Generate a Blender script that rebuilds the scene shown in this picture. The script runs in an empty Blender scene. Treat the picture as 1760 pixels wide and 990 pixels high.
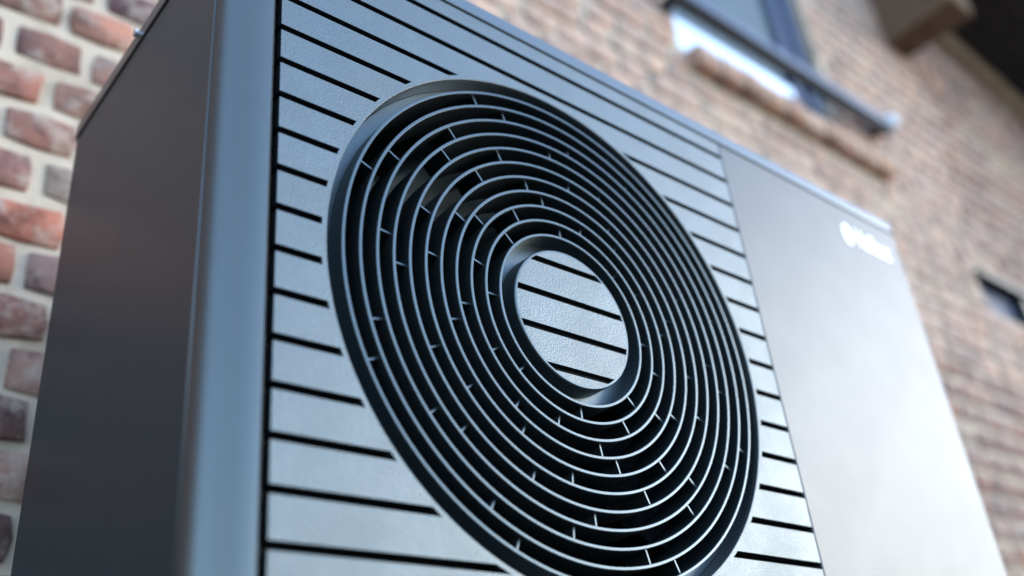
import bpy, bmesh, math, random
from mathutils import Vector, Matrix, Euler

SC = bpy.context.scene
COL = SC.collection
U = 0.0375            # one slat pitch of the front grille, in metres
Z0 = 0.85             # height of the grille's reference slot above the ground

def W(x, y, z):       # slat units -> metres in the world
    return Vector((x * U, y * U, z * U + Z0))

# ------------------------------------------------------------------ camera
cam_d = bpy.data.cameras.new('camera')
cam = bpy.data.objects.new('camera', cam_d)
COL.objects.link(cam)
CAM_U = (-7.7806, -15.2927, -16.8162)
cam.location = W(*CAM_U)
cam.rotation_euler = Euler((2.0852, 0.0952, -0.6893), 'XYZ')
cam_d.sensor_width = 36.0
cam_d.lens = 1691.47 / 1760 * 36
cam_d.clip_start = 0.02
cam_d.clip_end = 2000
cam_d.dof.use_dof = True
cam_d.dof.focus_distance = 23.9 * U
cam_d.dof.aperture_fstop = 2.0
SC.camera = cam

# ------------------------------------------------------------------ sky, sun, exposure
SUN = Vector((0.840, -0.460, 0.290)).normalized()      # towards the sun
sun_el = math.asin(SUN.z)
sun_az = math.atan2(SUN.x, SUN.y)
world = bpy.data.worlds.new('World')
SC.world = world
world.use_nodes = True
nt = world.node_tree
nt.nodes.clear()
sky = nt.nodes.new('ShaderNodeTexSky')
sky.sky_type = 'NISHITA'
sky.sun_disc = False
sky.sun_elevation = sun_el
sky.sun_rotation = sun_az
sky.altitude = 50
sky.air_density = 1.0
sky.dust_density = 0.3
sky.ozone_density = 3.0
bg = nt.nodes.new('ShaderNodeBackground')
bg.inputs['Strength'].default_value = 0.15
wo = nt.nodes.new('ShaderNodeOutputWorld')
# bluish veil added over the sky to brighten it, slightly uneven
tcw = nt.nodes.new('ShaderNodeTexCoord')
cl = nt.nodes.new('ShaderNodeTexNoise')
cl.inputs['Scale'].default_value = 2.2
cl.inputs['Detail'].default_value = 5
nt.links.new(tcw.outputs['Generated'], cl.inputs['Vector'])
cr = nt.nodes.new('ShaderNodeValToRGB')
cr.color_ramp.elements[0].position = 0.3
cr.color_ramp.elements[0].color = (0.95, 1.50, 2.20, 1)
cr.color_ramp.elements[1].position = 0.75
cr.color_ramp.elements[1].color = (1.60, 2.10, 2.75, 1)
nt.links.new(cl.outputs['Fac'], cr.inputs[0])
add = nt.nodes.new('ShaderNodeMix')
add.data_type = 'RGBA'
add.blend_type = 'ADD'
add.clamp_result = False
add.inputs[0].default_value = 0.95
nt.links.new(sky.outputs[0], add.inputs[6])
nt.links.new(cr.outputs[0], add.inputs[7])
nt.links.new(add.outputs[2], bg.inputs[0])
nt.links.new(bg.outputs[0], wo.inputs[0])

sd = bpy.data.lights.new('sun', 'SUN')
sd.energy = 0.5
sd.angle = math.radians(24)
sd.color = (1.0, 0.93, 0.84)
sun = bpy.data.objects.new('sun', sd)
sun.rotation_euler = (-SUN).to_track_quat('-Z', 'Y').to_euler()
sun.location = (6, -6, 6)
COL.objects.link(sun)

SC.view_settings.view_transform = 'Standard'
SC.view_settings.look = 'None'
SC.view_settings.gamma = 1
SC.view_settings.exposure = 1.72

# ------------------------------------------------------------------ materials
def new_mat(name):
    m = bpy.data.materials.new(name)
    m.use_nodes = True
    n = m.node_tree.nodes
    l = m.node_tree.links
    return m, n, l, n['Principled BSDF']

def tex(n, l, scale, detail=2.0, rough=0.5, coord='Object', vec_scale=None):
    tc = n.new('ShaderNodeTexCoord')
    t = n.new('ShaderNodeTexNoise')
    t.inputs['Scale'].default_value = scale
    t.inputs['Detail'].default_value = detail
    t.inputs['Roughness'].default_value = rough
    if vec_scale:
        mp = n.new('ShaderNodeMapping')
        mp.inputs['Scale'].default_value = vec_scale
        l.new(tc.outputs[coord], mp.inputs[0])
        l.new(mp.outputs[0], t.inputs['Vector'])
    else:
        l.new(tc.outputs[coord], t.inputs['Vector'])
    return t

def ramp(n, l, src, stops):
    r = n.new('ShaderNodeValToRGB')
    els = r.color_ramp.elements
    els[0].position, els[0].color = stops[0][0], (*stops[0][1], 1)
    els[1].position, els[1].color = stops[-1][0], (*stops[-1][1], 1)
    for p, c in stops[1:-1]:
        e = els.new(p)
        e.color = (*c, 1)
    l.new(src, r.inputs[0])
    return r

def bump(n, l, bsdf, srcs):
    prev = None
    for src, strength, dist in srcs:
        b = n.new('ShaderNodeBump')
        b.inputs['Strength'].default_value = strength
        b.inputs['Distance'].default_value = dist
        l.new(src, b.inputs['Height'])
        if prev:
            l.new(prev.outputs[0], b.inputs['Normal'])
        prev = b
    l.new(prev.outputs[0], bsdf.inputs['Normal'])

def metal_paint(name, base, metallic, rough, grain, grain_scale, rvar=0.05, coat=0.0, dist=0.0004, tone=0.02):
    m, n, l, b = new_mat(name)
    tb = tex(n, l, 22, 6, 0.7)
    rb = ramp(n, l, tb.outputs['Fac'], [(0.3, tuple(c * (1 - tone) for c in base)), (0.7, tuple(c * (1 + tone) for c in base))])
    l.new(rb.outputs[0], b.inputs['Base Color'])
    b.inputs['Metallic'].default_value = metallic
    b.inputs['Coat Weight'].default_value = coat
    b.inputs['Coat Roughness'].default_value = 0.15
    t2 = tex(n, l, 14, 4, 0.6)
    mr = n.new('ShaderNodeMapRange')
    mr.inputs['From Min'].default_value = 0.3
    mr.inputs['From Max'].default_value = 0.7
    mr.inputs['To Min'].default_value = rough - rvar
    mr.inputs['To Max'].default_value = rough + rvar
    l.new(t2.outputs['Fac'], mr.inputs['Value'])
    l.new(mr.outputs[0], b.inputs['Roughness'])
    t1 = tex(n, l, grain_scale, 1.5, 0.6)
    t3 = tex(n, l, 5, 2, 0.5)
    bump(n, l, b, [(t3.outputs['Fac'], 0.10, 0.002), (t1.outputs['Fac'], grain, dist)])
    return m

M = {}
M['casing'] = metal_paint('satin_anthracite_casing', (0.119, 0.121, 0.121), 0.95, 0.51, 0.05, 1400, 0.01)
M['post'] = metal_paint('satin_anthracite_post', (0.120, 0.130, 0.130), 0.95, 0.34, 0.05, 1400, 0.01)
M['slat'] = metal_paint('grained_anthracite_slat', (0.144, 0.160, 0.163), 0.95, 0.46, 0.50, 850, 0.05, dist=0.0010, tone=0.05)
M['ring'] = metal_paint('anthracite_grille', (0.098, 0.120, 0.130), 0.9, 0.36, 0.3, 1200, 0.03)
M['side'] = metal_paint('satin_anthracite_side_shaded', (0.066, 0.088, 0.104), 0.95, 0.42, 0.05, 1400, 0.01)  # casing paint again, with the dark surroundings put into its base colour
M['lid'] = metal_paint('satin_anthracite_lid', (0.16, 0.168, 0.17), 0.95, 0.36, 0.05, 1400, 0.01)

m, n, l, b = new_mat('black_plastic_and_slot_shade'); M['black'] = m  # for black plastic parts, and to paint shade on the slat sides
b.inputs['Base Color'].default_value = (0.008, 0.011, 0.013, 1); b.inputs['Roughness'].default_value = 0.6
b.inputs['Specular IOR Level'].default_value = 0.2
t = tex(n, l, 300, 2); bump(n, l, b, [(t.outputs['Fac'], 0.15, 0.0005)])

m, n, l, b = new_mat('fan_plastic'); M['fan'] = m
b.inputs['Base Color'].default_value = (0.034, 0.038, 0.042, 1); b.inputs['Roughness'].default_value = 0.22
t = tex(n, l, 60, 3); bump(n, l, b, [(t.outputs['Fac'], 0.1, 0.001)])

m, n, l, b = new_mat('white_print'); M['print'] = m
b.inputs['Base Color'].default_value = (0.9, 0.9, 0.9, 1); b.inputs['Roughness'].default_value = 0.3
t = tex(n, l, 200, 2); bump(n, l, b, [(t.outputs['Fac'], 0.05, 0.0002)])

m, n, l, b = new_mat('zinc_screw'); M['zinc'] = m
b.inputs['Base Color'].default_value = (0.95, 0.95, 0.95, 1); b.inputs['Metallic'].default_value = 1
b.inputs['Roughness'].default_value = 0.25
t = tex(n, l, 900, 2); bump(n, l, b, [(t.outputs['Fac'], 0.2, 0.0002)])

def brick_mat(name, use_attr):
    m, n, l, b = new_mat(name)
    if use_attr:
        a = n.new('ShaderNodeAttribute'); a.attribute_name = 'tint'; colr = a.outputs['Color']
        tc_off = None
    else:
        a = n.new('ShaderNodeObjectInfo'); colr = a.outputs['Color']
    tc = n.new('ShaderNodeTexCoord')
    geo = n.new('ShaderNodeNewGeometry')
    def nz(scale, det, rough=0.6):
        t = n.new('ShaderNodeTexNoise')
        t.inputs['Scale'].default_value = scale
        t.inputs['Detail'].default_value = det
        t.inputs['Roughness'].default_value = rough
        l.new(geo.outputs['Position'], t.inputs['Vector'])
        return t
    big = nz(16, 4)
    mix1 = n.new('ShaderNodeMix'); mix1.data_type = 'RGBA'; mix1.blend_type = 'MULTIPLY'
    mix1.inputs[0].default_value = 1.0
    r1 = ramp(n, l, big.outputs['Fac'], [(0.32, (0.50, 0.46, 0.46)), (0.5, (1, 1, 1)), (0.72, (1.35, 1.15, 1.0))])
    l.new(colr, mix1.inputs[6]); l.new(r1.outputs[0], mix1.inputs[7])
    # lime and mortar smears left on the brick faces
    sm = nz(26, 5, 0.65)
    r2 = ramp(n, l, sm.outputs['Fac'], [(0.50, (0, 0, 0)), (0.66, (1, 1, 1))])
    mul = n.new('ShaderNodeMath'); mul.operation = 'MULTIPLY'; mul.inputs[1].default_value = 0.62
    l.new(r2.outputs[0], mul.inputs[0])
    mix2 = n.new('ShaderNodeMix'); mix2.data_type = 'RGBA'
    l.new(mul.outputs[0], mix2.inputs[0])
    l.new(mix1.outputs[2], mix2.inputs[6]); mix2.inputs[7].default_value = (0.46, 0.36, 0.285, 1)
    # dark fired specks
    dk = nz(45, 4, 0.6)
    r3 = ramp(n, l, dk.outputs['Fac'], [(0.33, (0.45, 0.42, 0.45)), (0.44, (1, 1, 1))])
    mix3 = n.new('ShaderNodeMix'); mix3.data_type = 'RGBA'; mix3.blend_type = 'MULTIPLY'; mix3.inputs[0].default_value = 0.8
    l.new(mix2.outputs[2], mix3.inputs[6]); l.new(r3.outputs[0], mix3.inputs[7])
    l.new(mix3.outputs[2], b.inputs['Base Color'])
    b.inputs['Roughness'].default_value = 0.9
    f = nz(120, 4, 0.7)
    bump(n, l, b, [(sm.outputs['Fac'], 0.7, 0.006), (f.outputs['Fac'], 0.5, 0.002)])
    return m
M['brick'] = brick_mat('weathered_brick', False)
M['brick_far'] = brick_mat('weathered_brick_joined', True)

m, n, l, b = new_mat('lime_mortar'); M['mortar'] = m
t = tex(n, l, 9, 5, 0.65); t2 = tex(n, l, 70, 5, 0.7)
r = ramp(n, l, t.outputs['Fac'], [(0.3, (0.40, 0.30, 0.215)), (0.5, (0.56, 0.435, 0.325)), (0.75, (0.66, 0.525, 0.40))])
l.new(r.outputs[0], b.inputs['Base Color']); b.inputs['Roughness'].default_value = 0.95
bump(n, l, b, [(t.outputs['Fac'], 0.8, 0.01), (t2.outputs['Fac'], 0.6, 0.003)])

m, n, l, b = new_mat('slate_blue_frame'); M['frame'] = m
b.inputs['Base Color'].default_value = (0.030, 0.052, 0.105, 1); b.inputs['Roughness'].default_value = 0.5
b.inputs['Specular IOR Level'].default_value = 0.3
t = tex(n, l, 40, 3); bump(n, l, b, [(t.outputs['Fac'], 0.1, 0.001)])

m, n, l, b = new_mat('window_glass'); M['glass'] = m
b.inputs['Base Color'].default_value = (0.86, 0.84, 0.80, 1); b.inputs['Metallic'].default_value = 0.9
t = tex(n, l, 3, 3)
mr = n.new('ShaderNodeMapRange'); mr.inputs['To Min'].default_value = 0.02; mr.inputs['To Max'].default_value = 0.1
l.new(t.outputs['Fac'], mr.inputs['Value']); l.new(mr.outputs[0], b.inputs['Roughness'])
bump(n, l, b, [(t.outputs['Fac'], 0.01, 0.01)])

m, n, l, b = new_mat('grey_panel_glass'); M['panelglass'] = m
b.inputs['Base Color'].default_value = (0.075, 0.11, 0.13, 1); b.inputs['Roughness'].default_value = 0.55
t = tex(n, l, 8, 3); bump(n, l, b, [(t.outputs['Fac'], 0.05, 0.002)])

m, n, l, b = new_mat('dark_window_glass'); M['darkglass'] = m
b.inputs['Base Color'].default_value = (0.10, 0.11, 0.16, 1); b.inputs['Roughness'].default_value = 0.6
b.inputs['Specular IOR Level'].default_value = 0.2
t = tex(n, l, 8, 3); bump(n, l, b, [(t.outputs['Fac'], 0.05, 0.002)])

m, n, l, b = new_mat('white_painted_board'); M['white'] = m
b.inputs['Base Color'].default_value = (0.85, 0.86, 0.87, 1); b.inputs['Roughness'].default_value = 0.35
t = tex(n, l, 30, 3); bump(n, l, b, [(t.outputs['Fac'], 0.1, 0.001)])

m, n, l, b = new_mat('grey_steel_rail'); M['rail'] = m
b.inputs['Base Color'].default_value = (0.09, 0.11, 0.16, 1); b.inputs['Metallic'].default_value = 0.3
b.inputs['Roughness'].default_value = 0.45
t = tex(n, l, 50, 3); bump(n, l, b, [(t.outputs['Fac'], 0.1, 0.001)])

m, n, l, b = new_mat('black_steel'); M['steel'] = m
b.inputs['Base Color'].default_value = (0.012, 0.014, 0.018, 1); b.inputs['Roughness'].default_value = 0.5
t = tex(n, l, 50, 3); bump(n, l, b, [(t.outputs['Fac'], 0.1, 0.001)])

def wood(name, c0, c1):
    m, n, l, b = new_mat(name)
    t = tex(n, l, 6, 6, 0.65, vec_scale=(1, 8, 12))
    r = ramp(n, l, t.outputs['Fac'], [(0.3, c0), (0.7, c1)])
    l.new(r.outputs[0], b.inputs['Base Color']); b.inputs['Roughness'].default_value = 0.85
    b.inputs['Specular IOR Level'].default_value = 0.15
    bump(n, l, b, [(t.outputs['Fac'], 0.4, 0.004)])
    return m
M['wood'] = wood('weathered_oak', (0.06, 0.036, 0.022), (0.20, 0.122, 0.075))
M['plate_wood'] = wood('golden_oak', (0.20, 0.125, 0.075), (0.42, 0.28, 0.17))
M['dark_wood'] = wood('dark_soffit_boards', (0.018, 0.014, 0.013), (0.045, 0.035, 0.032))

m, n, l, b = new_mat('gravel_ground'); M['ground'] = m
t = tex(n, l, 25, 6, 0.7); t2 = tex(n, l, 0.5, 4)
r = ramp(n, l, t.outputs['Fac'], [(0.3, (0.11, 0.10, 0.09)), (0.5, (0.22, 0.20, 0.18)), (0.7, (0.33, 0.31, 0.28))])
l.new(r.outputs[0], b.inputs['Base Color']); b.inputs['Roughness'].default_value = 0.95
bump(n, l, b, [(t.outputs['Fac'], 0.8, 0.02)])

m, n, l, b = new_mat('cast_concrete'); M['concrete'] = m
t = tex(n, l, 12, 6, 0.6)
r = ramp(n, l, t.outputs['Fac'], [(0.3, (0.24, 0.235, 0.22)), (0.7, (0.38, 0.37, 0.35))])
l.new(r.outputs[0], b.inputs['Base Color']); b.inputs['Roughness'].default_value = 0.9
bump(n, l, b, [(t.outputs['Fac'], 0.4, 0.003)])

# ------------------------------------------------------------------ mesh helpers
def link(name, me, mat, parent=None, origin=None):
    """me holds world coordinates; shift them to the parent's origin"""
    o = bpy.data.objects.new(name, me)
    COL.objects.link(o)
    if origin is not None:
        me.transform(Matrix.Translation(-origin))
        if parent is None:
            o.location = origin
    if parent is not None:
        o.parent = parent
        o.matrix_parent_inverse = Matrix.Identity(4)
    if mat is not None and not me.materials:
        me.materials.append(mat)
    return o

def bm_obj(name, bm, mat, parent, origin, smooth=False, autos=None):
    bmesh.ops.recalc_face_normals(bm, faces=bm.faces)
    me = bpy.data.meshes.new(name)
    bm.to_mesh(me); bm.free()
    if smooth or autos:
        for p in me.polygons: p.use_smooth = True
        if autos:
            me.set_sharp_from_angle(angle=math.radians(autos))
    return link(name, me, mat, parent, origin)

def add_box(bm, x0, x1, y0, y1, z0, z1, conv=W, bevel=0.0):
    vs = [bm.verts.new(conv(x, y, z)) for x in (x0, x1) for y in (y0, y1) for z in (z0, z1)]
    fs = []
    for a in ((0, 1, 3, 2), (4, 6, 7, 5), (0, 4, 5, 1), (2, 3, 7, 6), (0, 2, 6, 4), (1, 5, 7, 3)):
        fs.append(bm.faces.new([vs[i] for i in a]))
    if bevel:
        es = set(e for f in fs for e in f.edges)
        bmesh.ops.bevel(bm, geom=list(es), offset=bevel, segments=2, affect='EDGES', profile=0.5)
    return fs

def extrude_profile(bm, pts, axis_lo, axis_hi, mapf, cap=True, closed=True):
    """pts: 2D list. mapf(p, t) -> world vector"""
    lo = [bm.verts.new(mapf(p, axis_lo)) for p in pts]
    hi = [bm.verts.new(mapf(p, axis_hi)) for p in pts]
    k = len(pts)
    for i in range(k if closed else k - 1):
        j = (i + 1) % k
        bm.faces.new((lo[i], lo[j], hi[j], hi[i]))
    if cap and closed:
        bm.faces.new(lo[::-1]); bm.faces.new(hi)

def lathe(bm, prof, cx, cz, seg=128, closed=True):
    """prof: list of (radius, y) in units, turned about the fan axis"""
    rings = []
    for k in range(seg):
        a = 2 * math.pi * k / seg
        rings.append([bm.verts.new(W(cx + r * math.cos(a), y, cz + r * math.sin(a))) for r, y in prof])
    n_ = len(prof)
    for k in range(seg):
        A, B = rings[k], rings[(k + 1) % seg]
        for i in range(n_ if closed else n_ - 1):
            j = (i + 1) % n_
            bm.faces.new((A[i], A[j], B[j], B[i]))

def tag(o, label=None, cat=None, group=None, kind=None):
    if label: o['label'] = label
    if cat: o['category'] = cat
    if group: o['group'] = group
    if kind: o['kind'] = kind
    return o

def empty(name, loc):
    o = bpy.data.objects.new(name, None)
    o.empty_display_size = 0.1
    o.location = loc
    COL.objects.link(o)
    return o

# ------------------------------------------------------------------ ground
bm = bmesh.new()
vs = [bm.verts.new(v) for v in ((-400, -400, 0), (400, -400, 0), (400, 400, 0), (-400, 400, 0))]
bm.faces.new(vs)
tag(bm_obj('ground', bm, M['ground'], None, Vector((0, 0, 0))), kind='structure')

# ================================================================== BRICK BUILDING
YW = 18.0                                     # face of the bricks, in slat units
bld = empty('brick_house', W(60, YW, 0) * 1.0)
bld.location.z = 0
tag(bld, 'old brick house in red and plum bricks with thick pale mortar', 'building')
BO = bld.location.copy()

X_LO, X_HI = -260.0, 190.0
Z_TOP = 96.0
Z_GND = -Z0 / U
WIN = (43.6, 66.6, 36.6, 76.0)                # window opening  x0 x1 z0 z1
WIN2 = (85.6, 104.0, 24.3, 28.0)              # small low window
rnd = random.Random(7)

# mortar core of the wall: a grid of slabs that leaves both openings free
def wall_slabs():
    xs = sorted({X_LO, WIN[0], WIN[1], WIN2[0], WIN2[1], X_HI})
    zs = sorted({Z_GND - 4, WIN2[2], WIN2[3], WIN[2], WIN[3], Z_TOP})
    bm = bmesh.new()
    vmap = {}
    def v(x, y, z):
        k = (round(x, 3), round(y, 3), round(z, 3))
        if k not in vmap: vmap[k] = bm.verts.new(W(x, y, z))
        return vmap[k]
    y0, y1 = YW + 0.08, YW + 8
    solid = {}
    for i in range(len(xs) - 1):
        for j in range(len(zs) - 1):
            mx, mz = (xs[i] + xs[i + 1]) / 2, (zs[j] + zs[j + 1]) / 2
            hole = any(o[0] < mx < o[1] and o[2] < mz < o[3] for o in (WIN, WIN2))
            solid[i, j] = not hole
    for (i, j), s in solid.items():
        if not s: continue
        xa, xb, za, zb = xs[i], xs[i + 1], zs[j], zs[j + 1]
        bm.faces.new((v(xa, y0, za), v(xb, y0, za), v(xb, y0, zb), v(xa, y0, zb)))
        bm.faces.new((v(xa, y1, za), v(xa, y1, zb), v(xb, y1, zb), v(xb, y1, za)))
        for di, dj, q in ((-1, 0, ((xa, za), (xa, zb))), (1, 0, ((xb, za), (xb, zb))), (0, -1, ((xa, za), (xb, za))), (0, 1, ((xa, zb), (xb, zb)))):
            if not solid.get((i + di, j + dj), False):
                (ax, az), (bx, bz) = q
                bm.faces.new((v(ax, y0, az), v(bx, y0, bz), v(bx, y1, bz), v(ax, y1, az)))
    return bm
wall = bm_obj('wall', wall_slabs(), M['mortar'], bld, BO)

# brick meshes: irregular, with worn rounded arrises; unit box, scaled per object
def brick_data(seed, length, height):
    r = random.Random(seed)
    nx, nz = (4, 2) if length > 4 else (2, 2)
    per = []
    for i in range(nx): per.append((i / nx, 0))
    for j in range(nz): per.append((1, j / nz))
    for i in range(nx): per.append((1 - i / nx, 1))
    for j in range(nz): per.append((0, 1 - j / nz))
    outer, mid = [], []
    for (a, b_) in per:
        x = (a - .5) * length; z = (b_ - .5) * height
        corner = (a in (0, 1)) and (b_ in (0, 1))
        jx, jz = r.uniform(-.09, .09), r.uniform(-.09, .08)
        if corner:
            x -= math.copysign(0.07, x); z -= math.copysign(0.04, z)
        x += jx; z += jz
        outer.append((x, z))
        mid.append((x * (1 - 0.13 / length), z * (1 - 0.13 / height)))
    verts = [(x * U, 0.28 * U, z * U) for x, z in outer]
    verts += [(x * U, (0.06 + r.uniform(-.03, .03)) * U, z * U) for x, z in outer]
    verts += [(x * U, (r.uniform(-.05, .03)) * U, z * U) for x, z in mid]
    P = len(per)
    faces = []
    for k in range(P):
        q = (k + 1) % P
        faces.append((k, q, P + q, P + k))
        faces.append((P + k, P + q, 2 * P + q, 2 * P + k))
    # front: strip between bottom row and top row through the middle line
    bot = [2 * P + i for i in range(nx + 1)]
    top = [2 * P + (nx + nz + i) for i in range(nx + 1)][::-1]
    left, right = 2 * P + P - 1, 2 * P + nx + 1
    inner = []
    for i in range(1, nx):
        verts.append(((i / nx - .5) * length * .97 * U, r.uniform(-.09, .06) * U, r.uniform(-.15, .15) * height * U))
        inner.append(len(verts) - 1)
    midrow = [left] + inner + [right]
    for i in range(nx):
        faces.append((bot[i], bot[i + 1], midrow[i + 1], midrow[i]))
        faces.append((midrow[i], midrow[i + 1], top[i + 1], top[i]))
    return verts, faces

SIZES = {'s': (5.6, 1.60), 'h': (2.66, 1.60), 'q': (3.95, 1.60)}
VAR = {}
for kind, (L_, H_) in SIZES.items():
    VAR[kind] = []
    for s in range(7):
        v_, f_ = brick_data(ord(kind) * 31 + s, L_, H_)
        me = bpy.data.meshes.new('brick')
        me.from_pydata([Vector(p) for p in v_], [], f_)
        me.polygons.foreach_set('use_smooth', [True] * len(me.polygons))
        me.materials.append(M['brick'])
        me.update()
        VAR[kind].append((me, v_, f_))

TINTS = [((0.130, 0.066, 0.060), 5), ((0.19, 0.088, 0.066), 6), ((0.25, 0.115, 0.082), 6), ((0.31, 0.135, 0.09), 3),
         ((0.31, 0.205, 0.155), 4), ((0.12, 0.082, 0.082), 3), ((0.38, 0.28, 0.21), 3), ((0.36, 0.13, 0.075), 1), ((0.24, 0.16, 0.125), 4)]
def tint(r):
    tot = sum(w for _, w in TINTS); k = r.uniform(0, tot)
    for c, w in TINTS:
        k -= w
        if k <= 0: break
    g = r.uniform(.9, 1.25)
    return (c[0] * g, c[1] * g * r.uniform(.93, 1.08), c[2] * g * r.uniform(.92, 1.1))

# course heights: the ones seen beside the box at the left, then regular above and below
rowz = [14.95, 12.82, 10.75, 8.70, 6.66, 4.60, 2.62, 0.68, -1.24, -3.10, -5.02, -6.90]
courses = list(rowz)
z = rowz[0]
while z < Z_TOP - 2: z += 1.985; courses.append(z)
z = rowz[-1]
while z > Z_GND + 0.5: z -= 1.96; courses.append(z)
courses.sort()
first_row = courses.index(rowz[0])

CAMR = Euler((2.0852, 0.0952, -0.6893), 'XYZ').to_matrix()
def project(x, y, z):
    q = CAMR.transposed() @ Vector((x - CAM_U[0], y - CAM_U[1], z - CAM_U[2]))
    if q.z >= -0.1: return None
    return 880 + 1691.47 * q.x / -q.z, 495 - 1691.47 * q.y / -q.z, -q.z
BOXP = [(125, 250), (290, 0), (780, 0), (1535, 395), (1722, 992), (18, 992)]
def inside(p, poly):
    c = False
    for i in range(len(poly)):
        (x1, y1), (x2, y2) = poly[i], poly[i - 1]
        if (y1 > p[1]) != (y2 > p[1]) and p[0] < (x2 - x1) * (p[1] - y1) / (y2 - y1) + x1: c = not c
    return c

LEFT = [((0.185, 0.105, 0.088), (0.36, 0.185, 0.145)), ((0.185, 0.10, 0.088), (0.36, 0.20, 0.165)), ((0.27, 0.13, 0.11), (0.31, 0.17, 0.135)),
        ((0.215, 0.115, 0.10), (0.22, 0.13, 0.12)), ((0.25, 0.13, 0.12), (0.33, 0.26, 0.215)), ((0.38, 0.145, 0.10), (0.30, 0.16, 0.12)),
        ((0.26, 0.12, 0.09), (0.24, 0.155, 0.145)), ((0.19, 0.095, 0.08), (0.22, 0.12, 0.10)), ((0.28, 0.18, 0.15), (0.27, 0.165, 0.14)),
        ((0.14, 0.08, 0.075), (0.2, 0.12, 0.1)), ((0.34, 0.14, 0.095), (0.25, 0.14, 0.11)), ((0.15, 0.09, 0.085), (0.2, 0.12, 0.1))]
bricks = []          # (kind, x centre, z centre, tint, variant, score)
for ri, zc in enumerate(courses):
    odd = (ri - first_row) % 2 == 0
    anchor = (-0.72 if odd else 0.62) + rnd.uniform(-.12, .12)
    for direction in (1, -1):
        x = anchor
        seq = (0 if odd else 1) if direction == 1 else (1 if odd else 0)
        while X_LO + 1 < x < X_HI - 1:
            kind = 'h' if seq % 2 == 0 else 's'
            if rnd.random() < .10: kind = rnd.choice('hsq')
            seq += 1
            L_ = SIZES[kind][0]
            joint = (0.39 if x < 4 else 0.36) + rnd.uniform(-.08, .10)
            xc = x + direction * (joint / 2 + L_ / 2)
            x = x + direction * (joint + L_)
            a, b_ = xc - L_ / 2, xc + L_ / 2
            bad = False
            sx = 1.0
            for o in (WIN, WIN2, (44.0, 72.0, 34.3, 36.8), (WIN2[0] - .4, WIN2[1] + .6, WIN2[3], WIN2[3] + .6)):
                if zc + .75 > o[2] and zc - .75 < o[3] and b_ > o[0] and a < o[1]:
                    if o[0] - a > 1.0: b_ = o[0] - .12         # cut brick closes the gap at the reveal
                    elif b_ - o[1] > 1.0: a = o[1] + .12
                    else: bad = True
            if b_ - a < .8: bad = True
            sx = (b_ - a) / L_
            xc = (a + b_) / 2
            if a < X_LO or b_ > X_HI: bad = True
            if bad: continue
            p = project(xc, YW, zc)
            sc_ = 0
            if p and -60 < p[0] < 1820 and -60 < p[1] < 1050 and not inside(p, BOXP):
                sc_ = 1000 / p[2] ** 2
            tn = tint(rnd)
            if xc < 4 and -10 < zc < 16:
                k_ = min(range(12), key=lambda q: abs(rowz[q] - zc))
                lt, rt = LEFT[k_]
                tn = lt if xc < anchor + .3 else rt
                tn = (tn[0] * 1.05, tn[1] * .92, tn[2] * .80)
            if xc > 4:      # further along, tints blend towards paler, pinker ones, palest in the upper region
                if zc > 16 and xc < 90:
                    f, pal = rnd.uniform(.50, .85), (0.60, 0.40, 0.30)
                else:
                    f, pal = rnd.uniform(.35, .70), (0.33, 0.195, 0.14)
                tn = tuple(c * (1 - f) + q * f for c, q in zip(tn, pal))
            bricks.append((kind, xc, zc, tn, rnd.randrange(7), sc_, sx))
order = sorted(range(len(bricks)), key=lambda i: -bricks[i][5])
pick = set(i for i in order[:300] if bricks[i][5] > 0)
jv, jf, jt = [], [], []
for i, (kind, xc, zc, tn, va, sc_, sx) in enumerate(bricks):
    me, v_, f_ = VAR[kind][va]
    proud = rnd.uniform(-.12, -.01)
    tilt = rnd.uniform(-.012, .012)
    pos = W(xc, YW + proud, zc + rnd.uniform(-.07, .07))
    if i in pick:
        o = bpy.data.objects.new('brick', me)
        o.location = pos - BO
        o.rotation_euler = (0, tilt, 0)
        o.scale = (rnd.uniform(.97, 1.02) * sx, 1, rnd.uniform(.95, 1.04) * (.97 if xc < 4 else 1))
        o.color = (*tn, 1)
        o.parent = wall
        COL.objects.link(o)
    else:
        base = len(jv)
        for p in v_:
            jv.append((p[0] * sx + pos.x - BO.x, p[1] + pos.y - BO.y, p[2] + pos.z - BO.z + p[0] * tilt))
            jt.append(tn)
        jf += [tuple(k + base for k in f) for f in f_]
me = bpy.data.meshes.new('further_bricks')
me.from_pydata(jv, [], jf)
me.polygons.foreach_set('use_smooth', [True] * len(me.polygons))
at = me.color_attributes.new('tint', 'FLOAT_COLOR', 'POINT')
at.data.foreach_set('color', [c for t_ in jt for c in (*t_, 1.0)])
me.materials.append(M['brick_far'])
me.update()
o = bpy.data.objects.new('further_bricks', me); COL.objects.link(o); o.parent = wall; o['kind'] = 'stuff'

# ---- tall window
win = empty('window', (0, 0, 0)); win.parent = bld
def wbox(name, mat, *d, parent=win, bevel=0.0):
    bm = bmesh.new(); add_box(bm, *d, bevel=bevel)
    return bm_obj(name, bm, mat, parent, BO)
x0, x1, z0, z1 = WIN
fy0, fy1 = YW + 1.1, YW + 2.7
wbox('frame', M['frame'], x0, x0 + 1.6, fy0, fy1, z0, z1, bevel=.004)
wbox('frame', M['frame'], x1 - 4.4, x1, fy0, fy1, z0, z1, bevel=.004)
wbox('frame', M['frame'], x1 - 2.3, x1 - .1, fy0 - .35, fy0 + .01, z0, z1, bevel=.004)
wbox('lower_pane', M['glass'], x0 + 1.6, x1 - 4.4, fy0 + .1, fy1, z0, z0 + 5.4, bevel=.004)
wbox('frame', M['frame'], x0 + 1.6, x1 - 4.4, fy0, fy1, z1 - 2, z1, bevel=.004)
gw = (x1 - 4.4 - x0 - 1.6) / 8
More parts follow.
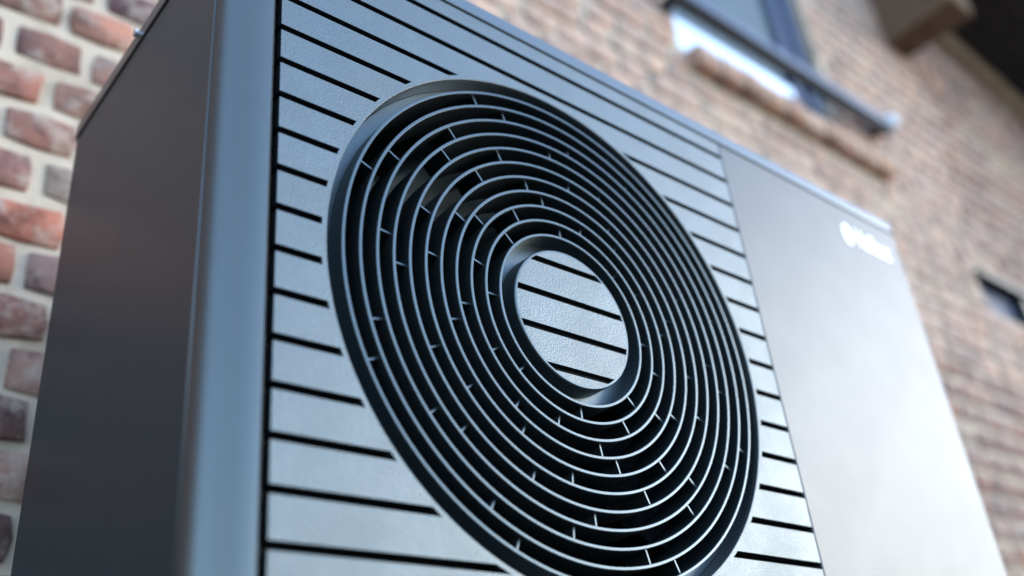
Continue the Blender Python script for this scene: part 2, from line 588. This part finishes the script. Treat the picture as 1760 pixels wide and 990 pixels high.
for k in range(8):
    wbox('pane', M['panelglass'], x0 + 1.6 + gw * k + .06, x0 + 1.6 + gw * (k + 1) - .06, fy0 + .5, fy0 + .8, z0 + 5.4, z1 - 2)
wbox('backing_board', M['frame'], x0 + 1.6, x1 - 4.4, fy0 + .9, fy1 - .1, z0 + 5.4, z1 - 2)

# projecting sill of bricks under the window
sill = empty('window_sill', (0, 0, 0)); sill.parent = bld
rs = random.Random(3)
xx = 44.2
while xx < 71.0:
    wd = rs.uniform(2.45, 2.75)
    bm = bmesh.new()
    dy = rs.uniform(-.12, .12); dz = rs.uniform(-.10, .10)
    add_box(bm, xx, xx + wd, YW - 1.25 + dy, YW + 1.08, 34.55 + dz, 36.55 + dz, bevel=.009)
    o = bm_obj('brick', bm, M['brick'], sill, BO, smooth=True)
    c_ = rs.choice([(0.56, 0.37, 0.26), (0.50, 0.29, 0.19), (0.58, 0.42, 0.31), (0.45, 0.26, 0.18)])
    o.color = (*c_, 1)
    xx += wd + .28
bm = bmesh.new(); add_box(bm, 44.3, xx - .4, YW - 1.1, YW + 1.0, 34.75, 36.35)
bm_obj('mortar_bed', bm, M['mortar'], sill, BO)

# ---- small low window
w2 = empty('window', (0, 0, 0)); w2.parent = bld
x0, x1, z0, z1 = WIN2
wbox('lintel', M['steel'], x0 - .3, x1 + .5, YW - .7, YW + 1.5, z1, z1 + .55, parent=w2, bevel=.003)
wbox('frame', M['steel'], x0, x0 + .5, YW + .3, YW + 1.4, z0, z1, parent=w2)
wbox('frame', M['steel'], 94.6, 95.9, YW - .4, YW + 1.4, z0 - 1.6, z1, parent=w2)
wbox('pane', M['darkglass'], x0 + .5, 94.6, YW + .8, YW + 1.0, z0, z1, parent=w2)
wbox('pane', M['darkglass'], 95.9, x1, YW + .8, YW + 1.0, z0, z1, parent=w2)
wbox('backing_board', M['frame'], x0 + .5, x1, YW + 1.5, YW + 1.9, z0, z1, parent=w2)

# ---- roof: soffit of dark boards, wall plate, rafter end
roof = empty('roof', (0, 0, 0)); roof.parent = bld
SL = -0.135
def zr(x): return 71.0 + SL * (x - 100.0)
xs_ = [97.2, 190.0]
nb = 5
for k in range(nb):
    ya = YW - 1.25 - k * 3.0; yb = ya - 2.85
    bm = bmesh.new()
    vs = []
    for x in xs_:
        for y in (ya, yb):
            for dz in (0, .8):
                vs.append(bm.verts.new(W(x, y, zr(x) + dz)))
    for a in ((0, 1, 3, 2), (4, 6, 7, 5), (0, 4, 5, 1), (2, 3, 7, 6), (0, 2, 6, 4), (1, 5, 7, 3)):
        bm.faces.new([vs[i] for i in a])
    bm_obj('soffit_board', bm, M['dark_wood'], roof, BO)
bm = bmesh.new()
vs = []
for x in (96.8, 190.5):
    for y in (YW + 2, YW - 16.2):
        for dz in (.82, 2.6):
            vs.append(bm.verts.new(W(x, y, zr(x) + dz)))
for a in ((0, 1, 3, 2), (4, 6, 7, 5), (0, 4, 5, 1), (2, 3, 7, 6), (0, 2, 6, 4), (1, 5, 7, 3)):
    bm.faces.new([vs[i] for i in a])
bm_obj('roof_deck', bm, M['dark_wood'], roof, BO)
bm = bmesh.new()
vs = []
for x in (97.0, 190.0):
    for y in (YW - 1.2, YW + .1):
        for dz in (-3.4, .6):
            vs.append(bm.verts.new(W(x, y, zr(x) + dz)))
for a in ((0, 1, 3, 2), (4, 6, 7, 5), (0, 4, 5, 1), (2, 3, 7, 6), (0, 2, 6, 4), (1, 5, 7, 3)):
    bm.faces.new([vs[i] for i in a])
bm_obj('wall_plate', bm, M['plate_wood'], roof, BO)
wbox('rafter', M['wood'], 84.8, 89.4, YW - 8.5, YW + .3, 58.6, 67.0, parent=roof, bevel=.01)

# ---- guard rail in front of the tall window
gr = empty('guard_rail', W(57, YW - 1.6, 40.5))
tag(gr, 'slim grey steel rail with pale round end cap crossing the upstairs window', 'railing')
GO = gr.location.copy()
def gbox(name, mat, *d, bevel=0.0):
    bm = bmesh.new(); add_box(bm, *d, bevel=bevel)
    return bm_obj(name, bm, mat, gr, GO)
gy = YW - 1.6
gbox('rail', M['rail'], 42.0, 73.6, gy - .35, gy - .1, 40.2, 41.15, bevel=.002)
gbox('channel', M['steel'], 42.0, 73.6, gy - .1, gy + .8, 39.8, 40.9, bevel=.002)
gbox('bracket', M['steel'], 42.3, 43.0, gy + .8, YW + .3, 39.9, 40.8)
gbox('bracket', M['steel'], 72.4, 73.1, gy + .8, YW + .3, 39.9, 40.8)
bm = bmesh.new()
bmesh.ops.create_uvsphere(bm, u_segments=24, v_segments=12, radius=0.85 * U)
for v in bm.verts: v.co = Vector((v.co.x * .8, v.co.y, v.co.z)) + W(73.9, gy - .1, 41.2)
bm_obj('end_cap', bm, M['white'], gr, GO, smooth=True)

# ================================================================== HEAT PUMP
ZB = -16.3                                   # underside of the casing
base_z = W(0, 0, ZB).z
hp = empty('heat_pump', W(13.7, 5.6, ZB - 0.8))
tag(hp, 'large anthracite grey heat pump casing with slatted front and big round fan grille', 'heat pump')
HO = hp.location.copy()
CX, CZ = 8.27, -5.45
RO = 7.10
XL, XR = -1.25, 28.72
YB = 11.4
RC = 1.06
X_SEAM = 16.63
ZT = 3.60                                    # top of the front below the lid gap

def part(name, bm, mat, smooth=False, autos=None, parent=hp):
    return bm_obj(name, bm, mat, parent, HO, smooth, autos)

vmap_z = lambda p, t: W(p[0], p[1], t)

def arc(cx, cy, r, a0, a1, n_):
    return [(cx + r * math.cos(math.radians(a0 + (a1 - a0) * k / n_)), cy + r * math.sin(math.radians(a0 + (a1 - a0) * k / n_))) for k in range(n_ + 1)]

# front left corner post (rounded), thin folded sheet
XE = -0.135
out = [(XE, .45), (XE, .06), (XE - .07, 0)] + arc(XL + RC, RC, RC, 270, 191, 24)[1:]
yseam = .86
out += [(XL + .05, yseam + .03), (XL + .16, yseam + .03)]
inn = [(XL + .18, RC + .05), (XL + RC * .8, .24), (XL + RC, .2), (XE - .12, .18), (XE - .12, .45)]
bm = bmesh.new(); extrude_profile(bm, out + inn, ZB, ZT, vmap_z)
part('corner_post', bm, M['post'], autos=30)

# right service panel with rounded right corner
out = [(X_SEAM + .045, .3), (X_SEAM + .045, .03), (X_SEAM + .075, 0)] + arc(XR - RC, RC, RC, 270, 349, 24)
out += [(XR - .05, yseam + .03), (XR - .16, yseam + .03)]
inn = [(XR - .18, RC + .05), (XR - RC * .8, .24), (XR - RC, .2), (X_SEAM + .2, .18), (X_SEAM + .2, .3)]
bm = bmesh.new(); extrude_profile(bm, out + inn, ZB, ZT, vmap_z)
part('service_panel', bm, M['casing'], autos=30)

# hem bead that catches the light along the seam at the left
bm = bmesh.new()
extrude_profile(bm, arc(XL + .020, yseam + .035, .040, 0, 330, 11), ZB, ZT - .02, vmap_z)
part('seam_bead', bm, M['casing'], smooth=True)

# side and rear panels
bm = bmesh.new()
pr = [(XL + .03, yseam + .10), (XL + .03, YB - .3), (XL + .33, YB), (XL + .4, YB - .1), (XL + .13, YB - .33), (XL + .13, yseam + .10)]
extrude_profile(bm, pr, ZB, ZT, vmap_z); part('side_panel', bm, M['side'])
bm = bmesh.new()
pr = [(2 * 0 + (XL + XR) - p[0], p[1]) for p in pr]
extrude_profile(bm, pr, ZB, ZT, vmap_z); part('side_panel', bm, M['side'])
bm = bmesh.new(); add_box(bm, XL + .42, XR - .42, YB - .12, YB - .02, ZB, ZT); part('rear_panel', bm, M['side'])
bm = bmesh.new(); add_box(bm, XL + .2, XR - .2, .3, YB - .2, ZB - .25, ZB - .02); part('base_tray', bm, M['side'])
for xf in (2.0, 24.0):
    bm = bmesh.new(); add_box(bm, xf, xf + 1.6, 1.2, YB - 1.2, ZB - .8, ZB - .25, bevel=.004); part('foot', bm, M['black'])

# lid with rolled edge
def footprint(off):
    L, R_, F, B = XL - off, XR + off, -off, YB + off
    r = RC + off
    pts = arc(L + r, F + r, r, 180, 270, 16) + arc(R_ - r, F + r, r, 270, 360, 16)
    rb = .35 + off
    pts += arc(R_ - rb, B - rb, rb, 0, 90, 4) + arc(L + rb, B - rb, rb, 90, 180, 4)
    return pts
bm = bmesh.new()
levels = [(-.10, 3.67), (.01, 3.67), (.03, 3.69), (.03, 4.10), (.024, 4.13), (.004, 4.155), (-.03, 4.165)]
rows = []
for off, z in levels:
    rows.append([bm.verts.new(W(x, y, z)) for x, y in footprint(off)])
for a, b_ in zip(rows, rows[1:]):
    for i in range(len(a)):
        j = (i + 1) % len(a)
        bm.faces.new((a[i], a[j], b_[j], b_[i]))
bm.faces.new(rows[0][::-1]); bm.faces.new(rows[-1])
lid = part('lid', bm, M['lid'], autos=40)
bm = bmesh.new(); pts = footprint(-.22); extrude_profile(bm, pts, ZT - .3, 3.685, vmap_z)
part('lid_gasket', bm, M['black'])
bm = bmesh.new()
mt = Matrix.Translation(W(XL - .08, 6.15, 4.02)) @ Matrix.Rotation(math.radians(90), 4, 'Y')
bmesh.ops.create_cone(bm, cap_ends=True, segments=16, radius1=.12 * U, radius2=.09 * U, depth=.14 * U, matrix=mt)
part('screw', bm, M['zinc'], autos=30)

# ---- slats: boards between the slots at every whole z, cut by the round opening
SLOT = 0.090                                 # half height of a slot
RIM = 0.115
def slat_poly_sides(za, zb, x0, x1, R, cx=CX, cz=CZ):
    """convex-ish outlines of the strip za..zb x0..x1 outside radius R: list of point loops"""
    n_ = 14
    lo, hi = za - cz, zb - cz
    near = 0 if lo < 0 < hi else min(abs(lo), abs(hi))
    if near >= R:
        return [[(x0, za), (x1, za), (x1, zb), (x0, zb)]]
    ts = [za + (zb - za) * k / n_ for k in range(n_ + 1)]
    def half(z):
        d = R * R - (z - cz) ** 2
        return math.sqrt(d) if d > 0 else None
    h = [half(t) for t in ts]
    if all(q is not None for q in h):
        lp = [(x0, za)] + [(cx - q, t) for t, q in zip(ts, h)] + [(x0, zb)]
        rp = [(x1, zb)] + [(cx + q, t) for t, q in zip(ts, h)][::-1] + [(x1, za)]
        return [lp, rp]
    # circle enters only part of the strip
    if cz < za:      # above the centre: notch in the bottom edge
        q0 = half(za); a0 = math.atan2(za - cz, q0)
        notch = [(cx + R * math.cos(a), cz + R * math.sin(a)) for a in [math.pi - a0 + (2 * a0 - math.pi) * k / 30 for k in range(31)]]
        return [[(x0, za)] + notch + [(x1, za), (x1, zb), (x0, zb)]]
    q0 = half(zb); a0 = math.atan2(cz - zb, q0)
    notch = [(cx + R * math.cos(a), cz - R * math.sin(a)) for a in [a0 + (math.pi - 2 * a0) * k / 30 for k in range(31)]]
    return [[(x0, zb), (x0, za), (x1, za), (x1, zb)] + notch]

def plate(bm, loop, y0, y1, ch=0.022):
    """plate with a small chamfer all round its front face"""
    n_ = len(loop)
    area = sum(loop[i][0] * loop[(i + 1) % n_][1] - loop[(i + 1) % n_][0] * loop[i][1] for i in range(n_))
    if area < 0: loop = loop[::-1]
    front = []
    for i in range(n_):
        px_, pz_ = loop[i - 1]; cx_, cz_ = loop[i]; nx_, nz_ = loop[(i + 1) % n_]
        e1 = Vector((cx_ - px_, cz_ - pz_)).normalized(); e2 = Vector((nx_ - cx_, nz_ - cz_)).normalized()
        n1 = Vector((-e1.y, e1.x)); n2 = Vector((-e2.y, e2.x))
        nn = (n1 + n2)
        nn = nn / max(.35, nn.length_squared / 2) if nn.length > .2 else n1
        front.append((cx_ + nn.x * ch, cz_ + nn.y * ch))
    vf = [bm.verts.new(W(x, y0, z)) for x, z in front]
    vm = [bm.verts.new(W(x, y0 + ch, z)) for x, z in loop]
    vb = [bm.verts.new(W(x, y1, z)) for x, z in loop]
    bm.faces.new(vf)
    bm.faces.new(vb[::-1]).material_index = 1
    for i in range(n_):
        j = (i + 1) % n_
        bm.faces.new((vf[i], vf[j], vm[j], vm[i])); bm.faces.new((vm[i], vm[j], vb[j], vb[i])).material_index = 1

XS0, XS1 = 0.0, X_SEAM
tops = [ZT] + [float(k) for k in range(3, -16, -1)]
for k in range(len(tops)):
    hi = tops[k] - (0.0 if k == 0 else SLOT)
    lo = tops[k + 1] + SLOT if k + 1 < len(tops) else ZB
    for loop in slat_poly_sides(lo, hi, XS0, XS1, RO + RIM):
        bm = bmesh.new()
        # no chamfer where the slat runs into the round rim: it is one skin there
        plate(bm, loop, 0.0, .30, ch=.002)
        part('slat', bm, M['slat']).data.materials.append(M['black'])  # sides and back coloured black to paint in the darkness of the slots
# round rim that the slats run into
bm = bmesh.new()
lathe(bm, [(RO + RIM + .012, .30), (RO + RIM + .012, .0005), (RO + .014, .0005), (RO, .014), (RO, .16)], CX, CZ, 192)
part('rim', bm, M['slat'], autos=30)
# back skin that closes the slots, with the round hole
bm = bmesh.new()
N = 96
inner = [bm.verts.new(W(CX + (RO + .12) * math.cos(2 * math.pi * k / N), .42, CZ + (RO + .12) * math.sin(2 * math.pi * k / N))) for k in range(N)]
innb = [bm.verts.new(v.co + Vector((0, .1 * U, 0))) for v in inner]
def rect_pt(a):
    c, s = math.cos(a), math.sin(a)
    t_ = min(((X_SEAM + .04 - CX) / c if c > 1e-9 else 1e9), ((-.14 - CX) / c if c < -1e-9 else 1e9),
             ((ZT - CZ) / s if s > 1e-9 else 1e9), ((ZB - CZ) / s if s < -1e-9 else 1e9))
    return CX + c * t_, CZ + s * t_
outer_a = [bm.verts.new(W(*(lambda p: (p[0], .42, p[1]))(rect_pt(2 * math.pi * k / N)))) for k in range(N)]
for k in range(N):
    j = (k + 1) % N
    bm.faces.new((inner[k], inner[j], outer_a[j], outer_a[k]))
    bm.faces.new((inner[k], innb[k], innb[j], inner[j]))
part('backing_plate', bm, M['black'])

# ---- shroud: outer wall, groove floor
GD = 0.58
bm = bmesh.new()
RI1 = 6.70
prof = [(RO, .16)]
prof += [(RO - .004, GD - .012), (RO - .015, GD)]
prof += [(RI1 + .04, GD), (RI1 + .04, GD + .1), (RO + .06, GD + .1), (RO + .06, .16)]
lathe(bm, prof, CX, CZ, 192)
part('fan_shroud', bm, M['ring'], autos=22)

# ---- concentric grille rings
RAD = [6.70, 6.27, 5.835, 5.405, 4.975, 4.54, 4.11, 3.675, 3.24, 2.805, 2.37]
TH = 0.040
for r in RAD:
    bm = bmesh.new()
    c = .012
    dep = 1.15
    lathe(bm, [(r - TH + .01, dep), (r - TH, c), (r - TH + c, 0), (r + TH - c, 0), (r + TH, c), (r + TH - .01, dep)], CX, CZ, 160)
    part('grille_ring', bm, M['ring'], autos=30)
# ---- radial struts, eight in each gap
START = [22.3, 14.2, 36.5, 44.0, 22.2, 36.4, 14.0, 7.2, 28.6, 43.6]
strut_cache = {}
for g, a0 in enumerate(START):
    r1, r2 = RAD[g] - TH + .004, RAD[g + 1] + TH - .004
    for k in range(8):
        a = math.radians(a0 + 45 * k)
        ca, sa = math.cos(a), math.sin(a)
        bm = bmesh.new()
        w = .024
        vs = []
        for r in (r2, r1):
            for y in (.14, .95):
                for s in (-w, w):
                    vs.append(bm.verts.new(W(CX + r * ca - s * sa, y, CZ + r * sa + s * ca)))
        for q in ((0, 1, 3, 2), (4, 6, 7, 5), (0, 4, 5, 1), (2, 3, 7, 6), (0, 2, 6, 4), (1, 5, 7, 3)):
            bm.faces.new([vs[i] for i in q])
        part('grille_strut', bm, M['ring'])
# ---- hub: slatted disc in a recessed cup
RD = 1.93
bm = bmesh.new()
prof = [(RD - .07, .0005), (RD - .02, .0005), (RD, .03), (RD + .01, GD)]
prof += [(2.37 - TH + .01, GD), (2.37 - TH, GD + .1), (RD - .07, GD + .1)]
lathe(bm, prof, CX, CZ, 128)
part('hub_cup', bm, M['ring'], autos=22)
cuts = [-3.0, -4.0, -5.0, -6.0, -7.0, -8.0]
Rr = RD - .065
for a, b_ in zip(cuts, cuts[1:]):
    hi = min(a - SLOT, CZ + Rr); lo = max(b_ + SLOT, CZ - Rr)
    if hi - lo < .05: continue
    n_ = 16
    pts_r, pts_l = [], []
    for k in range(n_ + 1):
        s = math.asin(max(-1, min(1, (lo - CZ) / Rr))) + (math.asin(max(-1, min(1, (hi - CZ) / Rr))) - math.asin(max(-1, min(1, (lo - CZ) / Rr)))) * k / n_
        pts_r.append((CX + Rr * math.cos(s), CZ + Rr * math.sin(s)))
        pts_l.append((CX - Rr * math.cos(s), CZ + Rr * math.sin(s)))
    loop = pts_r + pts_l[::-1]
    clean = []
    for p in loop:
        if not clean or (abs(p[0] - clean[-1][0]) + abs(p[1] - clean[-1][1])) > 1e-4: clean.append(p)
    if abs(clean[0][0] - clean[-1][0]) + abs(clean[0][1] - clean[-1][1]) < 1e-4: clean.pop()
    bm = bmesh.new(); plate(bm, clean, 0.0, .16, ch=.002)
    part('hub_slat', bm, M['slat']).data.materials.append(M['black'])  # slot darkness painted on the hub slats' sides and backs too
bm = bmesh.new(); lathe(bm, [(.01, .165), (RD - .03, .165), (RD - .03, .2), (.01, .2)], CX, CZ, 64)
part('hub_back', bm, M['black'])

# ---- fan behind the grille
fan = empty('fan', (0, 0, 0)); fan.parent = hp
bm = bmesh.new(); lathe(bm, [(.02, 1.8), (1.7, 1.8), (1.9, 2.0), (1.9, 4.2), (.02, 4.2)], CX, CZ, 64, closed=False)
part('fan_hub', bm, M['fan'], autos=40, parent=fan)
for kb in range(5):
    bm = bmesh.new()
    rows = []
    nr, na = 8, 8
    for i in range(nr + 1):
        r = 1.8 + (6.6 - 1.8) * i / nr
        span = math.radians(48 + 10 * math.sin(i / nr * math.pi))
        sweep = math.radians(16) * (i / nr) ** 2
        row = []
        for j in range(na + 1):
            t_ = j / na
            a = 2 * math.pi * kb / 5 + 0.5 + sweep + span * (t_ - .5)
            y = 1.75 + 2.1 * t_ + .35 * math.sin(math.pi * t_) - .3 * i / nr
            row.append(bm.verts.new(W(CX + r * math.cos(a), y, CZ + r * math.sin(a))))
        rows.append(row)
    fs = []
    for i in range(nr):
        for j in range(na):
            fs.append(bm.faces.new((rows[i][j], rows[i + 1][j], rows[i + 1][j + 1], rows[i][j + 1])))
    bmesh.ops.solidify(bm, geom=fs, thickness=.002)
    part('fan_blade', bm, M['fan'], smooth=True, parent=fan)
# inner duct and heat exchanger that close the cavity
bm = bmesh.new()
lathe(bm, [(RO + .08, GD + .11), (RO - .25, 2.2), (RO - .3, 4.5), (RO - .2, 4.5), (RO - .15, 2.2), (RO + .2, GD + .11)], CX, CZ, 96)
part('fan_duct', bm, M['black'], autos=40)
bm = bmesh.new(); add_box(bm, XL + .5, X_SEAM + 3, 8.0, 10.5, ZB + .3, ZT - .4); part('heat_exchanger', bm, M['black'])

# ---- white print on the service panel
def text_mesh(s, size, bold):
    cu = bpy.data.curves.new('print', 'FONT')
    cu.body = s; cu.size = size; cu.offset = bold; cu.extrude = 0.0002
    o = bpy.data.objects.new('print', cu)
    COL.objects.link(o)
    dg = bpy.context.evaluated_depsgraph_get()
    me = bpy.data.meshes.new_from_object(o.evaluated_get(dg))
    bpy.data.objects.remove(o)
    return me
me = text_mesh('Vaillant', 1.0, 0.04)
xs_ = [v.co.x for v in me.vertices]; ys_ = [v.co.y for v in me.vertices]
mx0, mx1, my0, my1 = min(xs_), max(xs_), min(ys_), max(ys_)
LX0, LX1, LZ0, LZ1 = 24.55, 27.05, 1.98, 2.82
for v in me.vertices:
    fx = (v.co.x - mx0) / (mx1 - mx0); fz = (v.co.y - my0) / (my1 - my0)
    yy = -.012 if v.co.z > 0 else .004
    v.co = W(LX0 + (LX1 - LX0) * fx, yy, LZ0 + (LZ1 - LZ0) * fz)
me.materials.clear(); me.materials.append(M['print'])
link('logo_lettering', me, M['print'], hp, HO)
bm = bmesh.new()
pts = [(24.05 + .33 * math.cos(a), 2.36 + .50 * math.sin(a)) for a in [2 * math.pi * k / 32 for k in range(32)]]
extrude_profile(bm, pts, -.012, .004, lambda p, t_: W(p[0], t_, p[1]))
part('logo_badge', bm, M['print'])

# ---- concrete plinth under the feet
bm = bmesh.new()
add_box(bm, -3, 30.5, -1.5, 13.5, Z_GND - .5, ZB - .8, bevel=.008)
pl = bm_obj('plinth', bm, M['concrete'], None, W(13.7, 5.6, Z_GND))
tag(pl, 'pale concrete plinth carrying the grey heat pump above the gravel', 'plinth')
